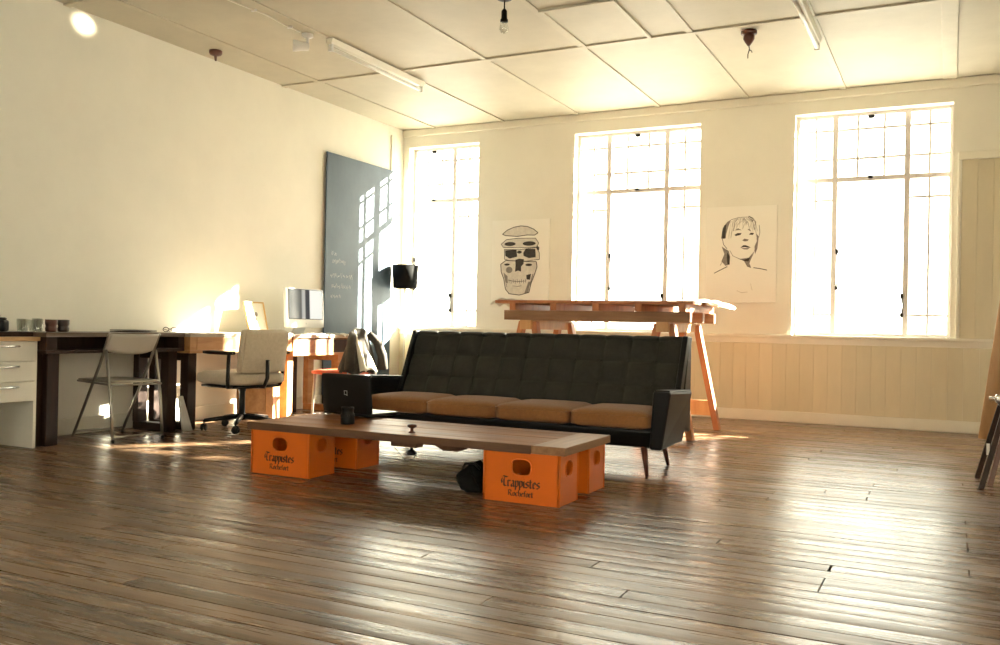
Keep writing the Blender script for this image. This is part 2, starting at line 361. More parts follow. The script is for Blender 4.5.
GLY = {'T': (.82, [[(-.08, 1.42), (.2, 1.62), (.85, 1.48), (1.05, 1.64)], [(.48, 1.5), (.32, 1.05), (.32, .2), (.52, 0), (.86, .16)], [(.1, 1.3), (-.04, .9), (.04, .45)]]),
 'r': (.5, [[(-.03, .88), (.1, 1.02), (.1, .1), (.2, 0)], [(.12, .82), (.3, 1.02), (.44, .86)]]),
 'a': (.62, [[(.04, .85), (.24, 1.02), (.42, .88), (.42, .12), (.54, 0)], [(.42, .56), (.1, .42), (.1, .14), (.25, 0), (.42, .15)]]),
 'p': (.6, [[(-.05, .9), (.1, 1.04), (.1, -.5)], [(.1, .85), (.3, 1.02), (.46, .85), (.46, .2), (.3, 0), (.1, .1)]]),
 'i': (.32, [[(-.03, .88), (.1, 1.02), (.1, .12), (.22, 0)], [(.06, 1.28), (.16, 1.4)]]),
 's': (.56, [[(.45, .88), (.28, 1.02), (.08, .82), (.12, .62), (.42, .42), (.44, .18), (.25, 0), (.04, .12)]]),
 't': (.46, [[(.15, 1.34), (.15, .15), (.28, 0), (.42, .12)], [(0, .98), (.38, .98)]]),
 'e': (.56, [[(.1, .5), (.44, .66), (.4, .88), (.26, 1.02), (.1, .82), (.1, .18), (.26, 0), (.46, .14)]]),
 'R': (.95, [[(.1, 1.55), (.1, .1), (-.02, 0)], [(-.1, 1.42), (.3, 1.62), (.6, 1.45), (.6, 1.1), (.4, .86), (.15, .8)], [(.35, .82), (.6, .2), (.8, 0), (.92, .1)]]),
 'o': (.58, [[(.26, 1.02), (.08, .85), (.08, .15), (.26, 0), (.45, .15), (.45, .85), (.26, 1.02)]]),
 'c': (.54, [[(.45, .9), (.28, 1.02), (.1, .85), (.1, .15), (.28, 0), (.46, .12)]]),
 'h': (.6, [[(.1, 1.62), (.1, .05)], [(.1, .85), (.32, 1.02), (.46, .85), (.46, .2), (.36, -.15)]]),
 'f': (.44, [[(.44, 1.48), (.3, 1.62), (.15, 1.4), (.15, 0)], [(0, .98), (.36, .98)]])}
def nib_text(mb, word, o, u, v, nrm, width, xh, nib=.29):
    """broad nib lettering: each stroke segment is the sweep of a slanted nib"""
    o = Vector(o); u = Vector(u); v = Vector(v); nrm = Vector(nrm)
    tot = sum(GLY[c][0] for c in word); sx = width/tot; x = 0; nx, ny = nib/2*math.cos(.7), nib/2*math.sin(.7); dd = 0
    for ch in word:
        for st in GLY[ch][1]:
            for (ax, ay), (bx, by) in zip(st, st[1:]):
                q = [(ax-nx, ay-ny), (ax+nx, ay+ny), (bx+nx, by+ny), (bx-nx, by-ny)]; dd = (dd+1) % 5
                mb.poly([o + u*((x+px_)*sx - width/2) + v*(py_*xh) + nrm*(.0008+dd*.00006) for px_, py_ in q])
        x += GLY[ch][0]
CW, CD, CH = .405, .225, .245
def make_crate():
    r = thing('beer_crate', (0, 0, 0), '', 'crate', 'orange crates under the low table'); b = MB(); t = .012
    rim = MB()
    hx, hz, hw, hh = CW/2, .168, .052, .038
    e1 = holed_panel(b, (-CW/2, -CD/2, .006), (1, 0, 0), (0, 0, 1), (0, -1, 0), CW, CH-.006, hx, hz, hw, hh, t)
    e2 = holed_panel(b, (CW/2, CD/2, .006), (-1, 0, 0), (0, 0, 1), (0, 1, 0), CW, CH-.006, hx, hz, hw, hh, t)
    e3 = holed_panel(b, (CW/2, -CD/2, .006), (0, 1, 0), (0, 0, 1), (1, 0, 0), CD, CH-.006, CD/2, hz, .044, .04, t, 2.4)
    e4 = holed_panel(b, (-CW/2, CD/2, .006), (0, -1, 0), (0, 0, 1), (-1, 0, 0), CD, CH-.006, CD/2, hz, .044, .04, t, 2.4)
    b.box(-CW/2+.004, CW/2-.004, -CD/2+.004, CD/2-.004, 0, .012)
    b.build('body', ORANGE, r)
    for e in (e1, e2, e3, e4): MB().tube(e+[e[0]], .0035, 6).build('handle_rim', ORANGE, r, True)
    for sx in (-1, 1):
        for sy in (-1, 1): MB().tube([(sx*(CW/2-.001), sy*(CD/2-.001), .002), (sx*(CW/2-.001), sy*(CD/2-.001), CH)], .0055, 8).build('corner_rib', ORANGE, r, True)
    bf = MB()
    for k in range(1, 4): bf.box(-CW/2+CW*k/4-.003, -CW/2+CW*k/4+.003, -CD/2+t, CD/2-t, .012, .11)
    bf.box(-CW/2+t, CW/2-t, -.003, .003, .012, .11); bf.build('bottle_divider', ORANGE, r)
    for o_, u_, n_ in (((0, -CD/2, 0), (1, 0, 0), (0, -1, 0)), ((0, CD/2, 0), (-1, 0, 0), (0, 1, 0))):
        tx = MB(); nib_text(tx, 'Trappistes', Vector(o_)+Vector((0, 0, .078)), u_, (0, 0, 1), n_, .205, .030)
        nib_text(tx, 'Rochefort', Vector(o_)+Vector((0, 0, .034)), u_, (0, 0, 1), n_, .135, .018)
        o = tx.build('lettering', INK, r, fix=False); o['kind'] = 'stuff'
    return r
cr0 = make_crate()
spots = [(-3.322, 4.018, 'orange beer crate under the table end near the laptop, with its lettering in full view'),
         (-1.845, 4.032, 'orange beer crate beside the black bag under the low table'),
         (-3.30, 4.43, 'orange beer crate behind another crate, under the laptop'),
         (-1.855, 4.44, 'orange beer crate under the table corner facing the sofa arm')]
for i, (x, y, lb) in enumerate(spots):
    c = cr0 if i == 0 else copy_tree(cr0)
    c.location = (x, y, 0); c['label'] = lb
TZ0, TZ1 = CH, CH+.042
tx0, tx1, ty0, ty1 = -3.555, -1.612, 3.905, 4.535
ct = thing('low_table', ((tx0+tx1)/2, (ty0+ty1)/2, TZ0), 'low table made from an old plank door resting on orange crates', 'table')
ew = .175; n = 6
for k in range(n):
    a = ty0+(ty1-ty0)*k/n; b = ty0+(ty1-ty0)*(k+1)/n
    B(tx0, tx1-ew, a+.0008, b-.0008, TZ0+.004, TZ1-random.uniform(0, .0015)).build('plank', TOPW, ct, bevel=.002)
B(tx1-ew+.001, tx1, ty0, ty1, TZ0+.002, TZ1).build('end_board', TOPX, ct, bevel=.003)
B(tx0, tx1-ew, ty0-.006, ty0-.0005, TZ0, TZ1-.001).build('edge_strip', EDGEW, ct, bevel=.002)
B(tx0+.05, tx1-ew-.05, ty0+.03, ty1-.03, TZ0, TZ0+.0035).build('backing_board', EDGEW, ct)
kb = MB(); kx, ky = -2.52, 4.0
kb.lathe([(.018, 0), (.02, .004), (.009, .008), (.008, .022), (.02, .028), (.026, .035), (.022, .043), (.0, .046)], (kx, ky, TZ1), 16)
kb.build('door_knob', BRASSY, ct, True)
kb = MB(); kb.lathe([(.008, 0), (.008, -.045), (.022, -.055), (.028, -.066), (.02, -.075), (0, -.077)], (kx, ky, TZ0), 16); kb.build('door_knob', BLK, ct, True)
B(kx-.10, kx+.06, ky-.05, ky+.02, TZ0-.03, TZ0).build('lock_case', EDGEW, ct, bevel=.004)
hb = MB(); hb.hexa([(-2.30, 3.95, TZ0-.03), (-2.22, 3.95, TZ0-.03), (-2.22, 4.0, TZ0-.03), (-2.30, 4.0, TZ0-.03)], [(-2.36, 3.94, TZ0), (-2.13, 3.94, TZ0), (-2.13, 4.02, TZ0), (-2.36, 4.02, TZ0)])
hb.build('hinge_block', EDGEW, ct, bevel=.003)
MB().tube([(-2.62, 4.03, TZ0), (-2.65, 4.03, .2), (-2.6, 4.02, .16), (-2.55, 4.0, .13), (-2.51, 4.0, .15), (-2.50, 4.01, .17)], .0025, 6).build('loose_wire', BLK, ct, True)
# black bag
def bump(o):
    k = .012*math.sin(o.x*47+o.z*30)+.012*math.sin(o.y*38+1+o.z*20)
    return Vector((o.x+k*.6, o.y+k, o.z + (.010*math.sin(o.x*60) if o.z > .06 else 0)))
bgr = thing('black_bag', (-2.165, 4.06, 0), 'small slumped black bag on the floor beside an orange crate', 'bag')
m = MB(); m.rbox(-2.235, -2.085, 3.985, 4.16, .004, .142, .05, 12, .01, fn=bump); m.build('body', BAGM, bgr, True)
MB().tube([(-2.21, 4.0, .13), (-2.19, 3.99, .155), (-2.14, 3.99, .16), (-2.11, 4.0, .135)], .008, 8).build('carry_strap', BLK, bgr, True)
m = MB(); m.rbox(-2.22, -2.10, 3.965, 4.0, .02, .09, .02, 8, fn=bump); m.build('front_pocket', BAGM, bgr, True)
# laptop with its lid to the viewer
z = TZ1
lp = thing('laptop', (-3.28, 4.56, z), 'open black laptop standing on the low plank table', 'laptop')
ang = math.radians(-8); T = Matrix.Translation((-3.28, 4.465, z)) @ Matrix.Rotation(ang, 4, 'Z')
lw = .405
m = MB(); m.rbox(-lw/2, lw/2, 0, .265, .004, .026, .009, 6, T=T); bs = m.build('base', BLK, lp, True)
MB().box(-lw/2+.012, lw/2-.012, .03, .25, .0262, .0275, T).build('keyboard_deck', ALU, lp)
Tl = T @ Matrix.Translation((0, .004, .022)) @ Matrix.Rotation(math.radians(5), 4, 'X')
m = MB(); m.rbox(-lw/2, lw/2, -.009, .009, 0, .238, .008, 10, T=Tl); lid = m.build('lid', BLK, lp, True)
MB().box(-lw/2+.018, lw/2-.018, .0092, .0098, .022, .222, Tl).build('screen', mat('dead_screen', (.01, .01, .012), .1), lp)
m = MB(); q = .0135
for (a, b, c, d) in ((-q, q, q-.004, q), (-q, q, -q, -q+.004), (-q, -q+.004, -q, q), (q-.004, q, -q+.006, q), (.003, q+.003, -q-.003, -q+.001)): m.box(a, b, -.0098, -.0088, .125+c, .125+d, Tl)
m.build('lid_logo', ALU, lid)
# camera lens
ln = thing('camera_lens', (-3.03, 4.13, z), 'black camera lens standing upright on the plank table', 'lens')
MB().lathe([(.036, 0), (.040, .003), (.040, .034), (.038, .036), (.038, .058), (.0335, .063), (.0335, .082), (.036, .085), (.036, .096), (.031, .096), (.028, .088)], (-3.03, 4.13, z), 24).build('barrel', BLK, ln, True)
m = MB()
for k in range(30):
    a = 2*PI*k/30; T = Matrix.Translation((-3.03, 4.13, z)) @ Matrix.Rotation(a, 4, 'Z'); m.box(.0378, .040, -.0022, .0022, .038, .056, T)
m.build('focus_ring', BLK, ln); MB().lathe([(.0285, .084), (.018, .088), (0, .09)], (-3.03, 4.13, z), 20).build('front_glass', mat('lens_glass', (.02, .02, .03), .05), ln, True)
# ------------------------------------------------------------------ sofa
sf = thing('sofa', (-2.56, 5.4, 0), 'long black four-seat sofa with tufted back and tan seat cushions', 'sofa')
SX0, SX1 = -3.575, -1.553; BZ0, BZ1 = .16, .265
def bx2(x): return x
m = MB(); m.hexa([(SX0-.02, 5.06, BZ0), (SX1+.02, 5.06, BZ0), (SX1+.02, 5.70, BZ0+.02), (SX0-.02, 5.70, BZ0+.02)], [(SX0-.02, 5.03, BZ1), (SX1+.02, 5.03, BZ1), (SX1+.02, 5.74, BZ1), (SX0-.02, 5.74, BZ1)])
m.build('seat_base', VINYL, sf, bevel=.012)
cwid = (SX1-SX0)/4
for k in range(4):
    a = SX0+cwid*k; m = MB(); m.rbox(a+.002, a+cwid-.002, 5.012, 5.52, BZ1-.002, .372, .04, 12, .014); cu = m.build('seat_cushion', TAN, sf, True)
    pts = []
    for (px_, py_) in ((a+.012, 5.03), (a+.03, 5.014), (a+cwid-.03, 5.014), (a+cwid-.012, 5.03)): pts.append((px_, py_, .349))
    MB().tube(pts, .0045, 6).build('piping', TAN, cu, True)
# arms: tapering, flaring outwards towards the top
for s, xin in ((1, SX1), (-1, SX0)):
    def X(a): return xin + s*a
    m = MB()
    bot = [(X(.0), 5.025, .155), (X(.075), 5.025, .155), (X(.07), 5.50, .16), (X(.0), 5.50, .16)]
    top = [(X(.03), 4.985, .5), (X(.135), 4.985, .5), (X(.10), 5.60, .47), (X(.0), 5.60, .47)]
    if s < 0: bot = [bot[i] for i in (1, 0, 3, 2)]; top = [top[i] for i in (1, 0, 3, 2)]
    m.hexa(bot, top); ar = m.build('arm', VINYL, sf, bevel=.014)
    m = MB(); m.beam((X(.083), 4.992, .501), (X(.05), 5.585, .473), .09, .012); m.build('arm_pad', VINYL, ar, bevel=.005)
# back
TU, TV = 11, 3
yb0, zb0, yb1, zb1 = 5.485, .345, 5.70, .795
bl = math.hypot(yb1-yb0, zb1-zb0); ny, nz = -(zb1-zb0)/bl, (yb1-yb0)/bl
bx0, bx1 = SX0+.015, SX1+.035
def back(u, v):
    su = abs(math.sin(PI*u*TU)); sv = abs(math.sin(PI*min(v, 1)*TV)); p = .034*(su**.5)*(sv**.5)
    x = bx0+(bx1-bx0)*u
    return (x, yb0+(yb1-yb0)*v+ny*p, zb0+(zb1-zb0)*v+nz*p)
m = MB(); m.grid(back, TU*10, TV*10); bk = m.build('tufted_back', SOFA, sf, True)
m = MB(); m.hexa([(bx0-.03, 5.49, .26), (bx1+.03, 5.49, .26), (bx1+.03, 5.70, .2), (bx0-.03, 5.70, .2)], [(bx0-.012, 5.702, .80), (bx1+.012, 5.702, .80), (bx1+.012, 5.765, .79), (bx0-.012, 5.765, .79)])
m.build('back_shell', VINYL, sf, bevel=.012)
for i in range(TU):
    a = bx0+(bx1-bx0)*i/TU; b = bx0+(bx1-bx0)*(i+1)/TU
    m = MB(); m.rbox(a+.001, b-.001, 5.672, 5.765, .77, .812, .018, 6); m.build('top_roll', SOFA, sf, True)
for s, xe in ((-1, bx0), (1, bx1)):
    m = MB(); a, b = sorted((xe+s*.014, xe-s*.022))
    m.hexa([(a, 5.435, .33), (b, 5.435, .33), (b, 5.60, .27), (a, 5.60, .27)], [(a, 5.655, .815), (b, 5.655, .815), (b, 5.768, .812), (a, 5.768, .812)]); m.build('side_wing', VINYL, sf, bevel=.008)
for i in range(1, TU):
    for j in (1, 2):
        p = Vector(back(i/TU, j/TV)); mm = MB(); mm.rbox(p.x-.008, p.x+.008, p.y-.008, p.y+.005, p.z-.008, p.z+.008, .0075, 4); mm.build('button', SOFA, bk, True)
for (x, y, dx, dy) in ((-1.60, 5.08, .035, -.04), (-1.62, 5.52, .035, .025), (-3.53, 5.08, -.035, -.04), (-3.51, 5.52, -.035, .025)):
    MB().tube([(x, y, .17), (x+dx, y+dy, 0)], .021, 14, .010).build('leg', MAHO, sf, True)
# ------------------------------------------------------------------ trestle table behind the sofa
TT = 1.085
tt = thing('work_table_top', (-2.65, 7.33, .92), 'heavy timber work table top on cross bearers, laid over two sawhorses', 'table')
for k in range(5):
    a = 6.88+.18*k; B(-3.50+random.uniform(-.02, .01), -1.80+random.uniform(-.01, .02), a+.001, a+.178, TT-.028, TT+random.uniform(-.003, .002)).build('top_board', RAILW if k else REDW, tt, bevel=.003)
for x in (-3.34, -2.965, -2.59, -2.23, -1.875): B(x-.028, x+.028, 6.86, 7.79, TT-.088, TT-.028).build('bearer', REDW, tt, bevel=.003)
for yy in (6.93, 7.33, 7.72): B(-3.44, -1.82, yy-.028, yy+.028, .915, TT-.088).build('rail', RAILW, tt, bevel=.003)
def sawhorse(xc, lb):
    r = thing('sawhorse', (xc, 7.31, 0), lb, 'sawhorse', 'sawhorses under the work table')
    B(xc-.05, xc+.05, 6.84, 7.80, .835, .914).build('top_beam', PALE, r, bevel=.004)
    for yy, lean in ((6.92, -.05), (7.70, .05)):
        for s in (-1, 1):
            m = MB(); m.beam((xc+s*.055, yy, .90), (xc+s*.235, yy+lean, .0), .05, .075, (0, 1, 0))
            for i, p in enumerate(m.v): m.v[i] = (p[0], p[1], max(p[2], 0))
            m.build('leg', REDW, r, bevel=.003)
    for yy in (6.862, 7.758):   # low board tying the two legs of each end frame
        m = MB(); m.hexa([(xc-.215, yy-.011, .12), (xc+.215, yy-.011, .12), (xc+.215, yy+.011, .12), (xc-.215, yy+.011, .12)], [(xc-.19, yy-.011, .25), (xc+.19, yy-.011, .25), (xc+.19, yy+.011, .25), (xc-.19, yy+.011, .25)])
        m.build('lower_rail', PALE, r, bevel=.003)
    return r
sawhorse(-3.21, 'orange wooden sawhorse under the table end near the skull picture')
sawhorse(-2.025, 'orange wooden sawhorse with low tie boards, near the sofa arm with the splayed leg')
# sheets on the table
def crumple(name, x0, x1, y0, y1, z0, drop, label, cat, mt, seed=1, edge='+', amp=.006):
    r_ = random.Random(seed); ph = [r_.uniform(0, 6) for _ in range(6)]
    def fn(u, v):
        x = x0+(x1-x0)*u; y = y0+(y1-y0)*v
        e = max(0, u-.45)/.55 if edge == '+' else max(0, .55-u)/.55
        return (x, y, z0+.004 + amp*(1+math.sin(9*u+ph[0]+5*v)*math.sin(11*v+ph[1])) - drop*e**1.6 + e*.012*math.sin(17*v+ph[2]))
    m = MB(); m.grid(fn, 24, 24); o = m.build(name, mt, None, True, solid=.002); recentre(o, ((x0+x1)/2, (y0+y1)/2, z0)); tag(o, label, cat); return o
crumple('dust_sheet', -2.05, -1.655, 7.32, 7.78, TT+.004, .06, 'crumpled white sheet hanging over the end of the work table', 'sheet', WHITES, 3, '+', .013)
crumple('drop_cloth', -3.575, -3.44, 6.90, 7.4, TT+.003, .05, 'thin crumpled pale sheet at the table end under the skull picture', 'sheet', WHITES, 5, '-')
# ------------------------------------------------------------------ posters
def poster(name, x0, x1, z0, z1, label, tilt=0):
    r = thing(name, ((x0+x1)/2, D, (z0+z1)/2), label, 'poster')
    B(x0, x1, D-.022, D-.002, z0, z1).build('canvas', PAPER, r, bevel=.002)
    return r
def draw(r, x0, x1, z0, z1, zx, zy, fills, strokes):
    (xa, xb), (ya, yb) = zx, zy
    def P(p, d): return (x0+(p[0]-xa)/(xb-xa)*(x1-x0), D-.0225-d, z1-(p[1]-ya)/(yb-ya)*(z1-z0))
    ms = {1: MB(), 2: MB(), 3: MB()}; lay = 0
    for t, pts in fills:
        lay += 1
        ms[t].poly([P(p, .0004+(3-t)*.0004+lay*.00002) for p in pts])
    for t, wd, pts in strokes:
        for a, b in zip(pts, pts[1:]):
            dx, dy = b[0]-a[0], b[1]-a[1]; l = math.hypot(dx, dy) or 1; nx, ny = -dy/l*wd/2, dx/l*wd/2; lay += 1
            ms[t].poly([P(q, .0016+lay*.00001) for q in ((a[0]+nx, a[1]+ny), (b[0]+nx, b[1]+ny), (b[0]-nx, b[1]-ny), (a[0]-nx, a[1]-ny))])
    for t, mm, nm in ((1, INK1, 'black_drawing'), (2, INK2, 'grey_drawing'), (3, INK3, 'pale_drawing')):
        if ms[t].f: ms[t].build(nm, mm, r, fix=False)['kind'] = 'stuff'
def ell(cx, cy, a, b, n=16): return [(cx+a*math.cos(2*PI*k/n), cy+b*math.sin(2*PI*k/n)) for k in range(n)]
sp = poster('skull_picture', -4.575, -3.88, 1.11, 2.03, 'pale canvas with a black and white skull drawing sliced in bands')
s1 = [(118, 182), (145, 160), (180, 146), (215, 140), (250, 144), (285, 160), (308, 180), (290, 192), (250, 190), (200, 196), (135, 190)]
s2 = [(112, 236), (140, 212), (200, 206), (295, 208), (312, 235), (302, 256), (210, 258), (125, 254)]
s3 = [(130, 264), (210, 268), (300, 258), (316, 285), (318, 322), (250, 330), (160, 326), (132, 318)]
s4 = [(112, 345), (140, 324), (210, 330), (302, 334), (306, 362), (294, 400), (276, 450), (266, 498), (215, 512), (160, 505), (140, 480), (130, 425), (115, 385)]
draw(sp, -4.575, -3.88, 1.11, 2.03, (62, 368), (106, 558),
     [(3, s1), (3, s2), (3, s3), (3, s4), (1, ell(160, 236, 30, 11)), (1, ell(262, 236, 35, 12)),
      (1, [(134, 270), (195, 266), (200, 305), (160, 315), (136, 300)]), (1, [(232, 285), (245, 264), (295, 266), (298, 310), (262, 314), (234, 302)]),
      (3, ell(160, 282, 24, 6)), (3, ell(266, 284, 26, 6)), (1, [(190, 322), (212, 316), (236, 320), (234, 345), (222, 358), (222, 386), (206, 380), (190, 386), (192, 350)]),
      (2, ell(158, 376, 18, 17)), (2, [(128, 390), (150, 410), (152, 450), (138, 440)]), (1, [(250, 405), (275, 398), (270, 430), (252, 428)]), (1, ell(146, 347, 15, 6)), (1, ell(262, 350, 18, 7)), (1, ell(211, 281, 13, 8)),
      (1, [(302, 246), (316, 258), (314, 275), (300, 262)]), (2, [(272, 440), (262, 500), (240, 506), (262, 440)])],
     [(1, 4, s1+[s1[0]]), (1, 3, s2+[s2[0]]), (1, 3, s3+[s3[0]]), (1, 4, s4+[s4[0]])] +
     [(1, 2, [(158+11*k, 425+(k % 2)*4), (160+11*k, 446+(k % 2)*4)]) for k in range(9)] + [(1, 2.5, [(155, 432), (200, 440), (252, 436)]), (2, 3, [(178, 462), (205, 466), (226, 462)]), (2, 3, [(132, 405), (148, 470)]), (2, 5, [(285, 400), (270, 460)])])
rg = random.Random(21); FRINGE = []
for k in range(30):
    t = k/29; cx_ = 215+70*t+rg.uniform(-6, 6); ex_ = 172+165*t+rg.uniform(-8, 8); ey_ = 235-75*math.sin(PI*t)+rg.uniform(-20, 25)
    FRINGE.append((rg.choice((3, 3, 2)), rg.uniform(1.5, 3.5), [(cx_, 122+rg.uniform(-4, 8)), ((cx_+ex_)/2+(ex_-cx_)*.25, 150+rg.uniform(-6, 6)), (ex_, ey_)]))
fp = poster('portrait_picture', -2.185, -1.507, 1.135, 2.075, 'pale canvas with a faint pencil portrait of a tousle-haired head')
draw(fp, -2.185, -1.507, 1.135, 2.075, (48, 438), (58, 608),
     [(2, [(132, 240), (140, 180), (165, 145), (186, 134), (172, 170), (160, 215), (158, 240), (140, 243)]), (1, [(136, 205), (148, 165), (160, 160), (154, 240), (138, 240)]),
      (2, [(136, 285), (156, 300), (176, 312), (184, 345), (182, 390), (160, 398), (136, 372), (152, 330)]), (1, [(168, 320), (182, 345), (182, 392), (170, 388), (166, 350)]),
      (2, [(205, 343), (245, 362), (288, 355), (318, 322), (300, 362), (292, 385), (302, 412), (280, 404), (262, 372)]), (1, [(225, 357), (262, 364), (296, 352), (286, 374), (266, 372)]),
      (1, [(206, 222), (222, 212), (246, 212), (240, 222), (214, 228)]), (2, [(204, 198), (226, 184), (246, 196), (228, 194)]), (1, [(286, 222), (296, 212), (314, 214), (308, 224)]), (2, [(278, 192), (288, 188), (300, 206)]),
      (2, [(250, 254), (262, 244), (286, 250), (280, 258), (262, 260)]), (1, [(240, 296), (256, 282), (270, 282), (284, 288), (298, 296), (282, 296), (264, 292)]), (2, [(244, 298), (268, 298), (292, 298), (280, 306), (262, 306)]),
      (2, [(326, 215), (340, 235), (334, 300), (322, 335), (318, 290), (330, 260)])],
     [(1, 4, [(96, 440), (130, 422), (170, 402)]), (1, 4, [(314, 410), (350, 416), (388, 425)]), (1, 3, [(140, 243), (146, 275), (166, 300)]), (2, 2.5, [(182, 310), (200, 342), (240, 360), (288, 354), (318, 318), (330, 262)]),
      (2, 6, [(282, 118), (304, 128), (322, 152), (318, 172)]), (1, 3, [(284, 116), (300, 130), (306, 150)]), (2, 3, [(186, 134), (230, 122), (280, 122)]), (3, 5, [(210, 200), (226, 160), (250, 140)]), (3, 5, [(250, 190), (262, 160), (280, 146)]),
      (3, 4, [(186, 236), (196, 190), (220, 150)]), (2, 3, [(342, 170), (346, 210), (340, 240)]), (3, 5, [(290, 190), (296, 165), (300, 150)]), (2, 2.5, [(130, 395), (140, 375), (154, 360)]), (3, 4, [(225, 540), (250, 552), (285, 548)]), (3, 3, [(300, 500), (310, 540)])] + FRINGE)
# ------------------------------------------------------------------ chalkboard leaning on the side wall
cb = thing('chalkboard', (L+.02, 7.99, 0), 'tall slate blue chalkboard sheet against the wall, with chalk writing', 'chalkboard')
B(L+.026, L+.044, 7.385, 8.595, .12, 2.615).build('board', SLATE, cb, bevel=.002)
B(L+.024, L+.08, 7.40, 8.58, .0, .12).build('foot_block', DARKW, cb)
m = MB(); rr = random.Random(5); dd = 0
for (ya, yb, zc) in ((7.48, 7.56, 1.56), (7.50, 7.72, 1.485), (7.47, 7.86, 1.34), (7.49, 7.80, 1.225), (7.48, 7.66, 1.12)):
    y = ya
    while y < yb:
        h = rr.uniform(.02, .05); pts = [(y, zc+rr.uniform(-.01, .01))]
        for k in range(3): pts.append((y+.012*(k+1), zc+(h if k % 2 == 0 else -.005)+rr.uniform(-.01, .01)))
        for a, b in zip(pts, pts[1:]):
            dd = (dd+1) % 7; dz = .0035
            m.poly([(L+.0445+dd*.0001, q[0], q[1]+s) for q, s in ((a, -dz), (b, -dz), (b, dz), (a, dz))])
        y += rr.uniform(.03, .055)
m.build('chalk_writing', CHALK, cb, fix=False)['kind'] = 'stuff'
# ------------------------------------------------------------------ floor lamp
lx, ly = -5.575, 8.64
la = thing('floor_lamp', (lx, ly, 0), 'floor lamp with black drum shade in the corner by the chalkboard', 'lamp')
MB().lathe([(.12, 0), (.12, .012), (.02, .022), (.012, .03)], (lx, ly, 0), 24).build('base', STEEL, la, True)
MB().tube([(lx, ly, .02), (lx, ly, 1.50)], .009, 10).build('pole', TRIM, la, True)
m = MB(); r0 = .138
m.lathe([(r0, 1.27), (r0+.012, 1.535), (r0+.008, 1.535), (r0-.004, 1.27)], (lx, ly, 0), 32); m.build('shade', BAGM, la, True)
m = MB()
for k in range(3): a = 2*PI*k/3; m.tube([(lx, ly, 1.45), (lx+(r0+.006)*math.cos(a), ly+(r0+.006)*math.sin(a), 1.5)], .003, 6)
m.build('shade_carrier', STEEL, la, True); MB().lathe([(.013, 1.36), (.03, 1.40), (.03, 1.43), (.014, 1.46), (.014, 1.5)], (lx, ly, 0), 14).build('bulb', WHITEP, la, True)
# ------------------------------------------------------------------ desks along the side wall
XF = -5.22
def desk(name, y0, y1, top, timber, wood, zt, zl, label, legs, blocks, dark=()):
    r = thing(name, ((L+XF)/2, (y0+y1)/2, 0), label, 'desk')
    B(L+.03, XF, y0+.001, y1-.001, zt-.03, zt).build('top', top, r, bevel=.003)
    lo = .024; n = 3; wd = .13
    for k in range(n):
        xa = XF-.004-k*((XF-L-.03-wd-.01)/(n-1)); B(xa-wd, xa, y0+.004, y1-.004, zl, zl+lo).build('lower_slat', timber, r, bevel=.003)
    for yb, wd2 in blocks: B(L+.06, XF-.006, yb-wd2/2, yb+wd2/2, zl+lo, zt-.03).build('stringer', timber, r, bevel=.003)
    B(L+.34, L+.36, y0+.05, y1-.05, zl+lo, zt-.03).build('inner_apron', wood, r)
    t0 = timber
    for yb in legs:
        timber = DARKW if yb in dark else t0
        lg = B(XF-.15, XF-.07, yb-.045, yb+.045, 0, zl).build('leg', timber, r, bevel=.004)
        B(L+.07, L+.13, yb-.045, yb+.045, .06, zl).build('leg', timber, r, bevel=.004)
        B(L+.07, XF-.15, yb-.04, yb+.04, 0.0, .06).build('runner', timber, r, bevel=.003)
        B(L+.13, XF-.15, yb-.04, yb+.04, zl-.06, zl).build('upper_runner', timber, r, bevel=.003)
    return r
XF = -5.265
dA = desk('dark_desk', 3.885, 5.075, DTOPD, DARKW, DARKW, .757, .616, 'dark stained box-framed desk that the folding chair faces', [3.995, 5.02], [(3.93, .08), (4.48, .06), (5.04, .06)])
B(XF-.13, XF-.11, 3.895, 3.95, 0, .616).build('side_board', DARKW, dA)
XF = -5.22
dB = desk('timber_desk', 5.08, 6.285, DTOP, DESKW, DESKW, .757, .60, 'orange timber box-framed desk behind the beige office chair', [5.175, 6.16], [(5.12, .07), (5.66, .06), (6.24, .07)], (5.175,))
B(XF-.02, XF-.004, 5.155, 5.625, .625, .725).build('front_apron', DESKW, dB, bevel=.002)
B(L+.10, XF-.16, 6.12, 6.20, .06, .54).build('leg_board', DESKW, dB)
dC = desk('computer_desk', 6.29, 7.20, DTOP, DESKW, DESKW, .745, .555, 'orange timber box-framed desk carrying the computer', [7.08], [(6.33, .07), (6.86, .045), (7.15, .06)])
B(XF-.022, XF-.006, 6.37, 6.835, .58, .70).build('front_apron', RAILW, dC, bevel=.002); B(XF-.022, XF-.006, 6.885, 7.12, .58, .70).build('front_apron', DARKW, dC, bevel=.002)
B(XF-.15, XF-.07, 6.30, 6.375, 0, .555).build('leg', DESKW, dC, bevel=.003)
for yb in (6.62, 6.72): B(XF-.40, XF-.33, yb-.03, yb+.03, 0, .555).build('back_leg', DARKW, dC, bevel=.003)
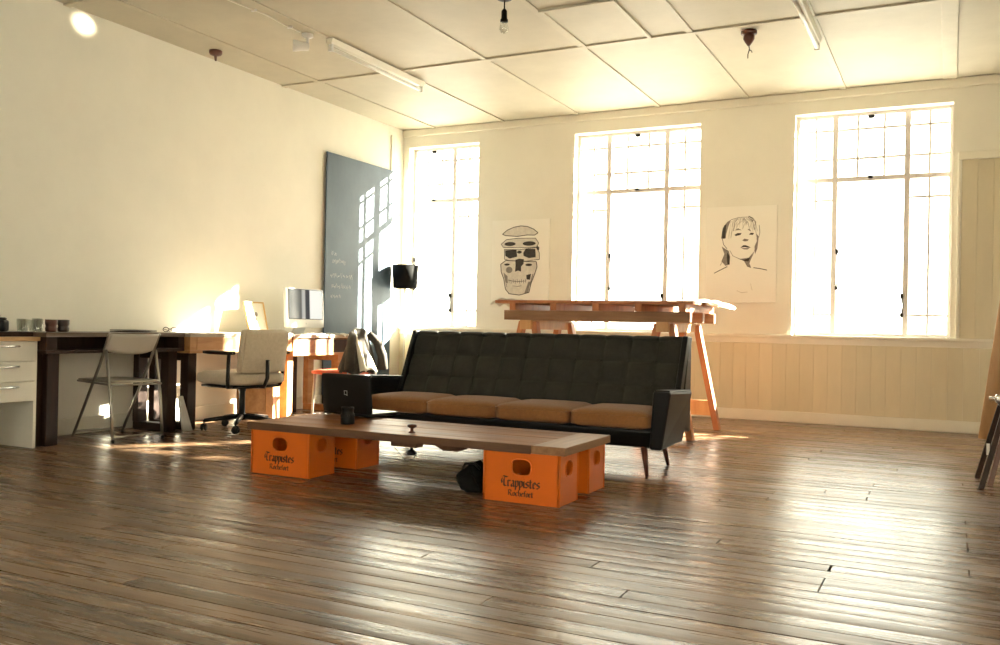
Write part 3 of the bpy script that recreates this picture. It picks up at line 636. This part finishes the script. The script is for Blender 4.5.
# drawer cabinet
cx = -5.33; cy0, cy1 = 3.33, 3.872
cab = thing('drawer_cabinet', (-5.55, 3.6, 0), 'cream drawer unit with three drawers and pale wood top', 'cabinet')
B(L+.03, cx, cy1-.02, cy1, 0, .70).build('side_panel', CREAM, cab, bevel=.001); B(L+.03, cx, cy0, cy0+.02, 0, .70).build('side_panel', CREAM, cab, bevel=.001)
B(L+.03, cx-.02, cy0+.02, cy1-.02, .31, .695).build('carcass', CREAM, cab)
B(L+.03, cx+.025, cy0-.01, cy1+.003, .70, .726).build('top', PINE, cab, bevel=.002)
for k in range(3):
    za = .308+.1305*k; d_ = B(cx-.018, cx+.002, cy0+.004, cy1-.004, za+.003, za+.128).build('drawer', CREAM, cab, bevel=.002)
    zc = za+.098; yc = (3.60)
    m = MB(); m.tube([(cx+.002, yc-.10, zc), (cx+.024, yc-.085, zc), (cx+.028, yc, zc), (cx+.024, yc+.13, zc), (cx+.002, yc+.145, zc)], .007, 8); m.build('handle', CHROME, d_, True)
o = B(L+.03, -5.38, 3.34, 3.878, .7265, .757).build('shelf_board', DARKW, None, bevel=.002); recentre(o, (-5.58, 3.6, .727)); tag(o, 'dark board lying on the cream drawer unit', 'board')
# things on the desks
ck = thing('camera', (-5.5, 3.745, .757), 'black camera on the board above the cream drawers', 'camera')
T = Matrix.Translation((-5.5, 3.745, .758)) @ Matrix.Rotation(math.radians(-50), 4, 'Z')
m = MB(); m.rbox(-.06, .06, -.025, .025, 0, .075, .014, 6, T=T); m.rbox(-.022, .022, -.025, .02, .07, .092, .01, 5, T=T); m.rbox(.035, .062, -.038, 0, .002, .074, .012, 5, T=T); m.build('body', BLK, ck, True)
MB().lathe([(.03, 0), (.032, .03), (.03, .055), (.024, .055), (.02, .045)], seg=18, T=T @ Matrix.Translation((0, -.02, .038)) @ Matrix.Rotation(PI/2, 4, 'X')).build('lens', BLK, ck, True)
gl = None
for i, (gx, gy, h, r_) in enumerate(((-5.52, 3.905, .082, .031), (-5.60, 3.945, .085, .03), (-5.44, 3.955, .085, .03), (-5.53, 4.01, .09, .031), (-5.62, 4.045, .08, .03))):
    m = MB(); m.lathe([(r_*.82, 0), (r_*.85, .003), (r_, h), (r_-.002, h), (r_*.85-.002, .008), (0, .008)], (gx, gy, .757), 18); o = m.build('drinking_glass', CLEAR, None, True); recentre(o, (gx, gy, .757))
    tag(o, 'clear drinking glass in the cluster beside the dark cups', 'glass', 'drinking glasses on the dark desk')
for gx, gy, mt_, lb in ((-5.50, 4.095, mat('brown_glaze', (.10, .03, .018), .3), 'dark brown cup between the glasses and the black cup'), (-5.50, 4.19, DMUG, 'black waisted cup on the dark desk next to the brown cup')):
    c = thing('cup', (gx, gy, .757), lb, 'cup', 'dark cups on the desk')
    MB().lathe([(.030, 0), (.036, .006), (.038, .025), (.034, .035), (.034, .042), (.038, .052), (.039, .084), (.035, .084), (.033, .05), (0, .045)], (gx, gy, .757), 20).build('body', mt_, c, True)
    MB().tube([(gx-.03, gy+.02, .82), (gx-.052, gy+.03, .81), (gx-.052, gy+.03, .785), (gx-.03, gy+.02, .775)], .005, 8).build('handle', mt_, c, True)
lt = thing('closed_laptop', (-5.5, 4.79, .757), 'thin closed dark laptop lying on the desk by the folding chair', 'laptop')
m = MB(); m.rbox(-5.63, -5.40, 4.68, 4.92, .757, .767, .004, 4); m.build('base', BLK, lt, True)
m = MB(); m.rbox(-5.63, -5.40, 4.68, 4.92, .768, .776, .004, 4); m.build('lid', mat('dark_alloy', (.08, .08, .08), .3, metal=.6), lt, True)
T = Matrix.Translation((-5.5, 5.14, .757)) @ Matrix.Rotation(.4, 4, 'Z')
sg = thing('eyeglasses', (-5.5, 5.14, .757), 'small pair of eyeglasses lying where the two desks meet', 'glasses')
m = MB()
for s in (-1, 1): m.tube([(s*.033+.024*math.cos(a*PI/6), 0, .022+.018*math.sin(a*PI/6)) for a in range(13)], .0025, 6, T=T)
m.build('rims', BLKM, sg, True); m = MB(); m.tube([(-.009, 0, .026), (.009, 0, .026)], .0025, 6, T=T); m.build('bridge', BLKM, sg, True)
m = MB()
for s in (-1, 1): m.tube([(s*.057, 0, .026), (s*.06, .06, .02), (s*.055, .12, .004)], .0022, 6, T=T)
m.build('temples', BLKM, sg, True)
# small framed picture leaning on the wall
pf = thing('picture_frame', (-5.62, 6.23, .757), 'small gilt-edged framed picture propped on the desk against the wall', 'picture')
Tp = Matrix.Translation((-5.60, 6.265, .757)) @ Matrix.Rotation(math.radians(-14), 4, 'Y')
fw_, fh_ = .125, .285
GOLD = mat('gold_frame', (.62, .40, .15), .4)
m = MB()
for a, b, c, d in ((-fw_, -fw_+.012, 0, fh_), (fw_-.012, fw_, 0, fh_), (-fw_+.012, fw_-.012, 0, .012), (-fw_+.012, fw_-.012, fh_-.012, fh_)): m.box(-.01, .01, a, b, c, d, Tp)
m.build('frame', GOLD, pf, bevel=.002); MB().box(-.008, .002, -fw_+.012, fw_-.012, .012, fh_-.012, Tp).build('print', PAPER, pf)
m = MB(); m.lathe([(.022, 0), (.016, .002), (0, .003)], seg=12, T=Tp @ Matrix.Translation((.0022, .005, .17)) @ Matrix.Rotation(PI/2, 4, 'Y')); m.lathe([(.012, 0), (0, .002)], seg=10, T=Tp @ Matrix.Translation((.0022, -.01, .125)) @ Matrix.Rotation(PI/2, 4, 'Y')); m.build('sketch', INK2, pf)
# all-in-one computer
dz = .745
ic = thing('desktop_computer', (-5.5, 6.74, dz), 'white all-in-one desktop computer with window reflections painted on its glossy screen by the chalkboard', 'computer')
Ti = Matrix.Translation((-5.46, 6.74, dz)) @ Matrix.Rotation(math.radians(-3), 4, 'Y')
m = MB(); m.rbox(-.02, .02, -.275, .275, .062, .432, .012, 8, T=Ti); m.build('housing', WHITEP, ic, True)
scm = bpy.data.materials.new('screen_painted_reflection'); scm.use_nodes = True; N = scm.node_tree.nodes; Lk = scm.node_tree.links; b = N['Principled BSDF']  # reflection of the windows painted into the screen as glowing bands
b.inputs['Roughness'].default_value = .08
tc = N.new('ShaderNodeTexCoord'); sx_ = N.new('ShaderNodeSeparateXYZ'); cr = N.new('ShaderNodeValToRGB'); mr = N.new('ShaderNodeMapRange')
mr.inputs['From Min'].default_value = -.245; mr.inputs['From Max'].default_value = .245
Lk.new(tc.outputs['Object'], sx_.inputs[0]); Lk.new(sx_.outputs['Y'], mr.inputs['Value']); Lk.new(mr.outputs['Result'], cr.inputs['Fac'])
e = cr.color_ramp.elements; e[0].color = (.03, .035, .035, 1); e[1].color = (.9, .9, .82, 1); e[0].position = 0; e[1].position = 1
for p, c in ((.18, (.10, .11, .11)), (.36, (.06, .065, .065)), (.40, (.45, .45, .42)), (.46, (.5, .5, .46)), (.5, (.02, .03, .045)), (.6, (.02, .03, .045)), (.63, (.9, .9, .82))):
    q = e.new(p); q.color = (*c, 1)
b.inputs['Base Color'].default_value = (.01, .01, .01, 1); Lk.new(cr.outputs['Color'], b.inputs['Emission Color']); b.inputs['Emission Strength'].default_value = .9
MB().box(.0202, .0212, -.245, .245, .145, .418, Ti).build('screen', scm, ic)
m = MB(); m.box(.0205, .0216, -.25, .25, .14, .145, Ti); m.box(.0205, .0216, -.25, .25, .418, .423, Ti); m.box(.0205, .0216, -.25, -.245, .145, .418, Ti); m.box(.0205, .0216, .245, .25, .145, .418, Ti); m.build('bezel', BLK, ic)
m = MB(); m.rbox(-.10, .09, -.10, .10, 0, .008, .004, 5, T=Matrix.Translation((-5.46, 6.74, dz))); m.build('foot', ALU, ic, True)
m = MB(); m.hexa([(-5.56, 6.66, dz+.008), (-5.54, 6.66, dz+.008), (-5.54, 6.82, dz+.008), (-5.56, 6.82, dz+.008)], [(-5.49, 6.66, dz+.14), (-5.475, 6.66, dz+.14), (-5.475, 6.82, dz+.14), (-5.49, 6.82, dz+.14)]); m.build('stand', ALU, ic, bevel=.003)
m = MB(); m.lathe([(.009, 0), (.007, .001), (0, .0012)], seg=12, T=Ti @ Matrix.Translation((.0203, 0, .1)) @ Matrix.Rotation(PI/2, 4, 'Y')); m.build('badge', ALU, ic)
kb = thing('keyboard', (-5.33, 6.78, dz), 'slim white keyboard in front of the desktop computer', 'keyboard')
m = MB(); m.rbox(-5.385, -5.275, 6.60, 6.93, dz, dz+.01, .004, 4); m.build('case', WHITEP, kb, True)
m = MB()
for i in range(5):
    for j in range(14): m.box(-5.38+.02*i, -5.363+.02*i, 6.608+.0228*j, 6.628+.0228*j, dz+.01, dz+.0125)
m.build('keys', WHITEP, kb)['kind'] = 'stuff'
crumple('loose_papers', -5.42, -5.20, 6.98, 7.17, dz, .015, 'loose white papers curling over the computer desk edge', 'paper', WHITES, 9, '+')
# board leaning under the desk
o = MB(); o.hexa([(-5.272, 5.065, 0), (-5.257, 5.065, 0), (-5.257, 5.16, 0), (-5.272, 5.16, 0)], [(-5.288, 5.03, .27), (-5.276, 5.03, .27), (-5.276, 5.075, .27), (-5.288, 5.075, .27)])
o = o.build('white_offcut', WHITES); recentre(o, (-5.265, 5.11, 0)); tag(o, 'white board offcut leaning against the desk leg near the office chair', 'board')
# cable nest and power strip under the computer desk
cn = thing('cable_bundle', (-5.02, 6.75, 0), 'tangled bundle of grey cables on the floor under the computer desk', 'cables')
rr = random.Random(11)
for k in range(5):
    pts = []
    for i in range(26):
        a = i*.75+k*1.3; pts.append((-5.02+.09*math.cos(a)*(1-.2*math.sin(k+i*.3)), 6.74+.12*math.sin(a*1.1), .02+.17*abs(math.sin(i*.24+k))))
    MB().tube(pts, .007, 6).build('cable', CABLE, cn, True)
ps = thing('power_strip', (-5.1, 6.55, 0), 'black power strip on the floor by the desk legs', 'power strip')
m = MB(); m.rbox(-5.13, -5.07, 6.42, 6.66, 0, .04, .01, 5); m.build('body', BLK, ps, True)
m = MB()
for k in range(4): m.lathe([(.017, 0), (.017, .0015), (.012, .0016), (.0, -.001)], (-5.1, 6.46+.05*k, .04), 14)
m.build('sockets', WHITEP, ps); MB().tube([(-5.1, 6.42, .02), (-5.12, 6.36, .012), (-5.3, 6.42, .008), (-5.5, 6.6, .008)], .006, 6).build('cord', BLK, ps, True)
# ------------------------------------------------------------------ folding chair
fc = thing('folding_chair', (-5.39, 4.53, 0), 'grey metal folding chair drawn up to the dark desk', 'chair')
ya, yb = 4.345, 4.725
for s, yy in ((0, ya), (1, yb)):
    MB().tube([(-5.685, yy+.02, .0), (-5.32, yy+.008, .53), (-5.18, yy-.01, .735), (-5.165, yy-.01, .752)], .0105, 10).build('back_frame', STEEL, fc, True)
    MB().tube([(-5.10, yy-.012, .0), (-5.155, yy, .30), (-5.235, yy+.003, .635)], .0105, 10).build('front_leg', STEEL, fc, True)
    MB().lathe([(.013, 0), (.013, .02), (.011, .024)], (-5.10, yy-.012, 0), 10).build('rubber_foot', BLK, fc, True)
m = MB(); m.tube([(-5.105, ya-.01, .04), (-5.105, yb-.012, .04)], .008, 8); m.build('cross_bar', STEEL, fc, True)
m = MB(); m.tube([(-5.66, ya+.02, .035), (-5.66, yb+.02, .035)], .008, 8); m.build('cross_bar', STEEL, fc, True)
m = MB(); m.rbox(-5.62, -5.14, ya+.012, yb-.012, .405, .425, .009, 8, -.004); m.build('seat', mat('chair_laminate', (.36, .33, .27), .35), fc, True)
m = MB(); m.tube([(-5.62, ya+.012, .405), (-5.14, ya+.008, .395), (-5.14, yb-.008, .395), (-5.62, yb-.012, .405), (-5.62, ya+.012, .405)], .008, 8); m.build('seat_rail', STEEL, fc, True)
def bp(u, v):
    y = ya-.006+(yb-ya-.008)*u; sag = 4*u*(1-u)
    return (-5.245+.08*v+.055*sag, y, .633+.118*v - (.022*(1-v)+.004)*sag)
m = MB(); m.grid(bp, 18, 6); m.build('backrest', mat('chair_backrest', (.44, .41, .35), .35), fc, True, solid=.008)
fc.rotation_euler.z = math.radians(-10); fc.location = (-5.372, 4.545, 0)
# ------------------------------------------------------------------ office chair
hx, hy = -5.0, 5.42
oc = thing('office_chair', (hx, hy, 0), 'beige upholstered swivel office chair with black arms on casters', 'chair')
for k in range(5):
    a = math.radians(232+72*k); c, s = math.cos(a), math.sin(a); R_ = .285
    m = MB(); m.tube([(hx+.03*c, hy+.03*s, .105), (hx+R_*.6*c, hy+R_*.6*s, .092), (hx+R_*c, hy+R_*s, .078)], .021, 10, .015); ar = m.build('star_leg', BLKM, oc, True)
    T = Matrix.Translation((hx+R_*c, hy+R_*s, .028)) @ Matrix.Rotation(a+1.1, 4, 'Z')
    m = MB()
    for q in (-.014, .014): m.lathe([(.0, -.007), (.024, -.007), (.028, -.003), (.028, .003), (.024, .007), (0, .007)], seg=14, T=T @ Matrix.Translation((0, q, 0)) @ Matrix.Rotation(PI/2, 4, 'X'))
    m.tube([(0, 0, 0), (0, 0, .055)], .007, 8, T=T); m.rbox(-.022, .026, -.008, .008, .0, .034, .007, 4, T=T); m.build('caster', BLK, ar, True)
MB().lathe([(.035, .08), (.035, .125), (.024, .13), (.024, .30), (.03, .31), (.03, .335)], (hx, hy, 0), 16).build('gas_lift', BLKM, oc, True)
fd_ = math.atan2(.12, -.993)  # facing direction
To = Matrix.Translation((hx, hy, 0)) @ Matrix.Rotation(fd_, 4, 'Z')   # local +x = facing
m = MB(); m.rbox(-.20, .24, -.21, .21, .335, .36, .01, 5, T=To); m.build('seat_pan', BLK, oc, True)
m = MB(); m.rbox(-.235, .275, -.245, .245, .36, .462, .045, 12, .012, T=To); m.build('seat', BEIGE, oc, True)
Tb = To @ Matrix.Translation((-.235, 0, .45)) @ Matrix.Rotation(math.radians(-8), 4, 'Y')
def cur(o): return Vector((o.x-.25*(o.y**2)*-1, o.y, o.z))
m = MB(); m.rbox(-.005, .055, -.225, .225, .0, .345, .03, 10, T=Tb, fn=cur); m.build('backrest', BEIGE, oc, True)
m = MB(); m.rbox(-.022, .002, -.215, .215, .012, .333, .012, 10, T=Tb, fn=cur); m.build('back_shell', BEIGE, oc, True)
m = MB(); m.tube([(-.10, 0, .345), (-.25, 0, .352), (-.285, 0, .42), (-.285, 0, .56)], .016, 8, T=To); m.build('back_bracket', BLKM, oc, True)
for s in (-1, 1):
    m = MB(); m.tube([(-.12, s*.20, .35), (-.14, s*.26, .352), (-.155, s*.275, .40), (-.165, s*.275, .60)], .0145, 8, T=To); ap = m.build('arm_post', BLKM, oc, True)
    m = MB(); m.rbox(-.22, .12, s*.275-.024, s*.275+.024, .598, .628, .014, 6, T=To); m.build('arm_pad', BLK, oc, True)
# ------------------------------------------------------------------ orange chair with jacket
jx, jy = -4.72, 6.42
jc = thing('orange_chair', (jx, jy, 0), 'orange-seated chair at the computer desk with a jacket over its back', 'chair')
m = MB(); m.rbox(jx-.25, jx+.12, jy-.2, jy+.2, .405, .45, .022, 8, T=None); m.build('seat', REDP, jc, True)
m = MB(); m.rbox(jx+.105, jx+.135, jy-.12, jy+.12, .56, .74, .018, 6); m.build('backrest', REDP, jc, True)
for s in (-1, 1):
    MB().tube([(jx-.22, jy+s*.17, .41), (jx-.235, jy+s*.19, 0)], .011, 8).build('leg', STEEL, jc, True)
    MB().tube([(jx+.18, jy+s*.19, 0), (jx+.11, jy+s*.16, .42), (jx+.12, jy+s*.11, .60)], .011, 8).build('leg', STEEL, jc, True)
jk = thing('jacket', (jx+.12, jy-.02, .44), 'grey-brown jacket slung over the back of the orange chair', 'jacket')
def drape(ang, t):
    """closed cloth cone around the chair back: angle round, t from ridge down"""
    wy = .085+.115*t**.8; wx = .03+.10*t**.9
    f = 1+.16*t*math.sin(7*ang+.6)+.09*t*math.sin(13*ang+2+3*t)
    return (jx+.12+wx*f*math.cos(ang), jy-.01+wy*f*math.sin(ang), .80-.37*t - .012*math.sin(5*ang)*t + .012*math.cos(2*ang)*(1-t))
m = MB(); m.grid(lambda u, v: drape(2*PI*u, v), 72, 22); m.build('body', OLIVE, jk, True, solid=.006)
m = MB(); m.grid(lambda u, v: (jx+.12+.036*math.cos(2*PI*u)*(1-v), jy-.01+.09*math.sin(2*PI*u)*(1-v), .797+.018*v+.012*math.cos(4*PI*u)*(1-v)), 36, 4); m.build('collar', OLIVE, jk, True, solid=.005)
for s, dx in ((-1, .02), (1, .07)):
    pts = [(jx+.12+dx*.4, jy-.01+s*.10, .765), (jx+.135+dx, jy-.01+s*.155, .70), (jx+.16+dx, jy-.01+s*.20, .58), (jx+.155+dx, jy+s*.21, .46)]
    m = MB(); m.tube(pts, .034, 12, .048); o = m.build('sleeve', OLIVE, jk, True)
m = MB(); m.grid(lambda u, v: (jx+.14+(.12+.02*math.sin(9*u))*v, jy-.06+(.05+.07*v)*(u-.5)*2, .79-.34*v+.01*math.sin(12*u)), 12, 14); m.build('lining', mat('pale_lining', (.62, .57, .46), .8), jk, True, solid=.004)
# ------------------------------------------------------------------ easel at the edge
ex, ey = .42, 5.95
ea = thing('easel', (ex, ey, 0), 'wooden tripod easel with dark legs standing near the wall panelling', 'easel')
top = Vector((.60, 6.0, 1.75))
for (fx, fy, mt_) in ((.15, 6.11, DARKW), (.16, 5.68, DARKW), (.21, 5.865, MAHO)):
    m = MB(); m.beam((fx, fy, 0), Vector((fx, fy, 0)).lerp(top, .98), .028, .04, (0, 1, 0)); m.build('leg', mt_, ea, bevel=.003)
m = MB(); m.beam((.205, 6.25, .22), (.36, 6.2, 1.5), .10, .022, (0, 1, 0)); m.build('board', PALE, ea, bevel=.003)
m = MB(); m.beam((.95, 6.0, 0), (.62, 6.02, 1.75), .03, .045, (0, 1, 0)); m.build('leg', DARKW, ea, bevel=.003)
m = MB(); m.beam((.27, 5.88, .48), (.86, 5.95, .48), .025, .05); m.build('cross_rail', DARKW, ea, bevel=.003)
m = MB(); m.tube([(.195, 5.80, .50), (.26, 5.80, .50)], .011, 10); m.rbox(.225, .27, 5.77, 5.83, .475, .525, .012, 5); m.tube([(.24, 5.80, .47), (.265, 5.79, .455), (.29, 5.79, .47)], .004, 6); m.build('clamp', CHROME, ea, True)
B(.185, .2, 5.70, 5.735, .19, .25).build('white_tag', WHITEP, ea)
# ------------------------------------------------------------------ ceiling fittings
def batten_light(x, y0, y1, label):
    r = thing('fluorescent_light', (x, (y0+y1)/2, H), label, 'ceiling light', 'fluorescent ceiling lights')
    m = MB(); m.hexa([(x-.022, y0, H-.055), (x+.022, y0, H-.055), (x+.022, y1, H-.055), (x-.022, y1, H-.055)], [(x-.036, y0, H-.011), (x+.036, y0, H-.011), (x+.036, y1, H-.011), (x-.036, y1, H-.011)])
    m.build('housing', TRIM, r, bevel=.004)
    MB().tube([(x, y0+.03, H-.088), (x, y1-.03, H-.088)], .0165, 12).build('tube', mat('fluorescent_tube', (.86, .86, .82), .3), r, True)
    for yy in (y0+.012, y1-.035):
        m = MB(); m.rbox(x-.02, x+.02, yy, yy+.025, H-.112, H-.05, .006, 4); m.build('lampholder', WHITEP, r, True)
batten_light(-4.45, 5.72, 7.12, 'white fluorescent tube fitting on the ceiling beside the small spotlight')
batten_light(-.955, 5.85, 7.23, 'white fluorescent tube fitting on the ceiling near the hanging wire')
# spotlight
sx, sy = -4.57, 5.60
sp_ = thing('spotlight', (sx, sy, H), 'small white adjustable spotlight on the ceiling at the end of the tube fitting', 'spotlight')
MB().lathe([(.045, 0), (.045, -.02), (.03, -.03), (.012, -.032), (.012, -.075)], (sx, sy, H-.001), 18).build('ceiling_mount', WHITEP, sp_, True)
tgt = Vector((L, 4.52, 3.035)); hd = Vector((sx-.03, sy-.02, H-.10)); dv = (tgt-hd).normalized()
Th = Matrix.Translation(hd) @ dv.to_track_quat('Z', 'Y').to_matrix().to_4x4()
MB().lathe([(.018, -.05), (.03, -.045), (.034, 0), (.044, .05), (.046, .075), (.042, .075), (.036, .03), (0, .02)], seg=20, T=Th).build('lamp_head', WHITEP, sp_, True)
MB().lathe([(.014, .02), (.034, .045), (.036, .06), (0, .07)], seg=16, T=Th).build('bulb', emis('spot_bulb', (1, .9, .7), 8), sp_, True)
sld = bpy.data.lights.new('spot_beam', 'SPOT'); sld.energy = 260; sld.color = (1, .88, .62); sld.spot_size = math.radians(6.8); sld.spot_blend = .6; sld.shadow_soft_size = .02
slo = bpy.data.objects.new('spot_beam', sld); C.objects.link(slo); slo.parent = sp_; slo.location = hd + dv*.09 - Vector((sx, sy, H)); slo.rotation_euler = dv.to_track_quat('-Z', 'Y').to_euler()
cd = thing('ceiling_cable', (-4.58, 5.1, H), 'white cable run along the ceiling to the spotlight', 'cable')
MB().tube([(-4.60, 3.2, H-.006), (-4.575, 4.2, H-.006), (-4.60, 4.8, H-.006), (-4.56, 5.1, H-.008), (-4.585, 5.35, H-.006), (-4.58, 5.53, H-.008)], .006, 8).build('cable', TRIM, cd, True)
m = MB()
for yy in (3.6, 4.5, 5.0, 5.4): m.box(-4.60, -4.555, yy-.006, yy+.006, H-.015, H)
m.build('cable_clip', WHITEP, cd)
# ceiling roses and bare bulb
r1 = thing('ceiling_rose', (-5.575, 5.64, H), 'brown ceiling rose with a short stub beside the plain wall', 'ceiling rose', 'brown ceiling roses')
MB().lathe([(.055, 0), (.055, -.02), (.045, -.035), (.015, -.045)], (-5.575, 5.64, H), 20).build('rose', BRASSY, r1, True)
MB().tube([(-5.575, 5.64, H-.04), (-5.573, 5.64, H-.085)], .014, 10, .008).build('stub', BRASSY, r1, True)
r2_ = thing('ceiling_rose', (-1.40, 6.86, H), 'brown ceiling rose with a frayed wire hanging from it', 'ceiling rose', 'brown ceiling roses')
MB().lathe([(.06, 0), (.06, -.022), (.05, -.03), (.042, -.034), (.042, -.06), (.028, -.085), (.010, -.11)], (-1.40, 6.86, H-.011), 20).build('rose', BRASSY, r2_, True)
MB().tube([(-1.40, 6.86, H-.11), (-1.395, 6.86, H-.15), (-1.405, 6.86, H-.185), (-1.405, 6.86, H-.215)], .004, 6).build('wire', BLK, r2_, True)
MB().tube([(-1.40, 6.86, H-.15), (-1.38, 6.86, H-.16), (-1.375, 6.86, H-.175)], .003, 6).build('wire', BLK, r2_, True)
px_, py_ = -2.79, 5.51
pb = thing('bare_bulb', (px_, py_, H), 'bare bulb hanging in a black lampholder from the ceiling', 'lamp')
MB().lathe([(.05, 0), (.05, -.02), (.02, -.03)], (px_, py_, H), 18).build('rose', BLK, pb, True)
MB().tube([(px_, py_, H-.02), (px_, py_, H-.10)], .005, 8).build('cord', BLK, pb, True)
MB().lathe([(.010, -.085), (.02, -.10), (.021, -.15), (.027, -.16), (.027, -.175)], (px_, py_, H), 16).build('lampholder', BLK, pb, True)
MB().lathe([(.014, -.17), (.018, -.185), (.03, -.205), (.033, -.222), (.026, -.243), (.012, -.252), (0, -.254)], (px_, py_, H), 18).build('bulb', CLEAR, pb, True)
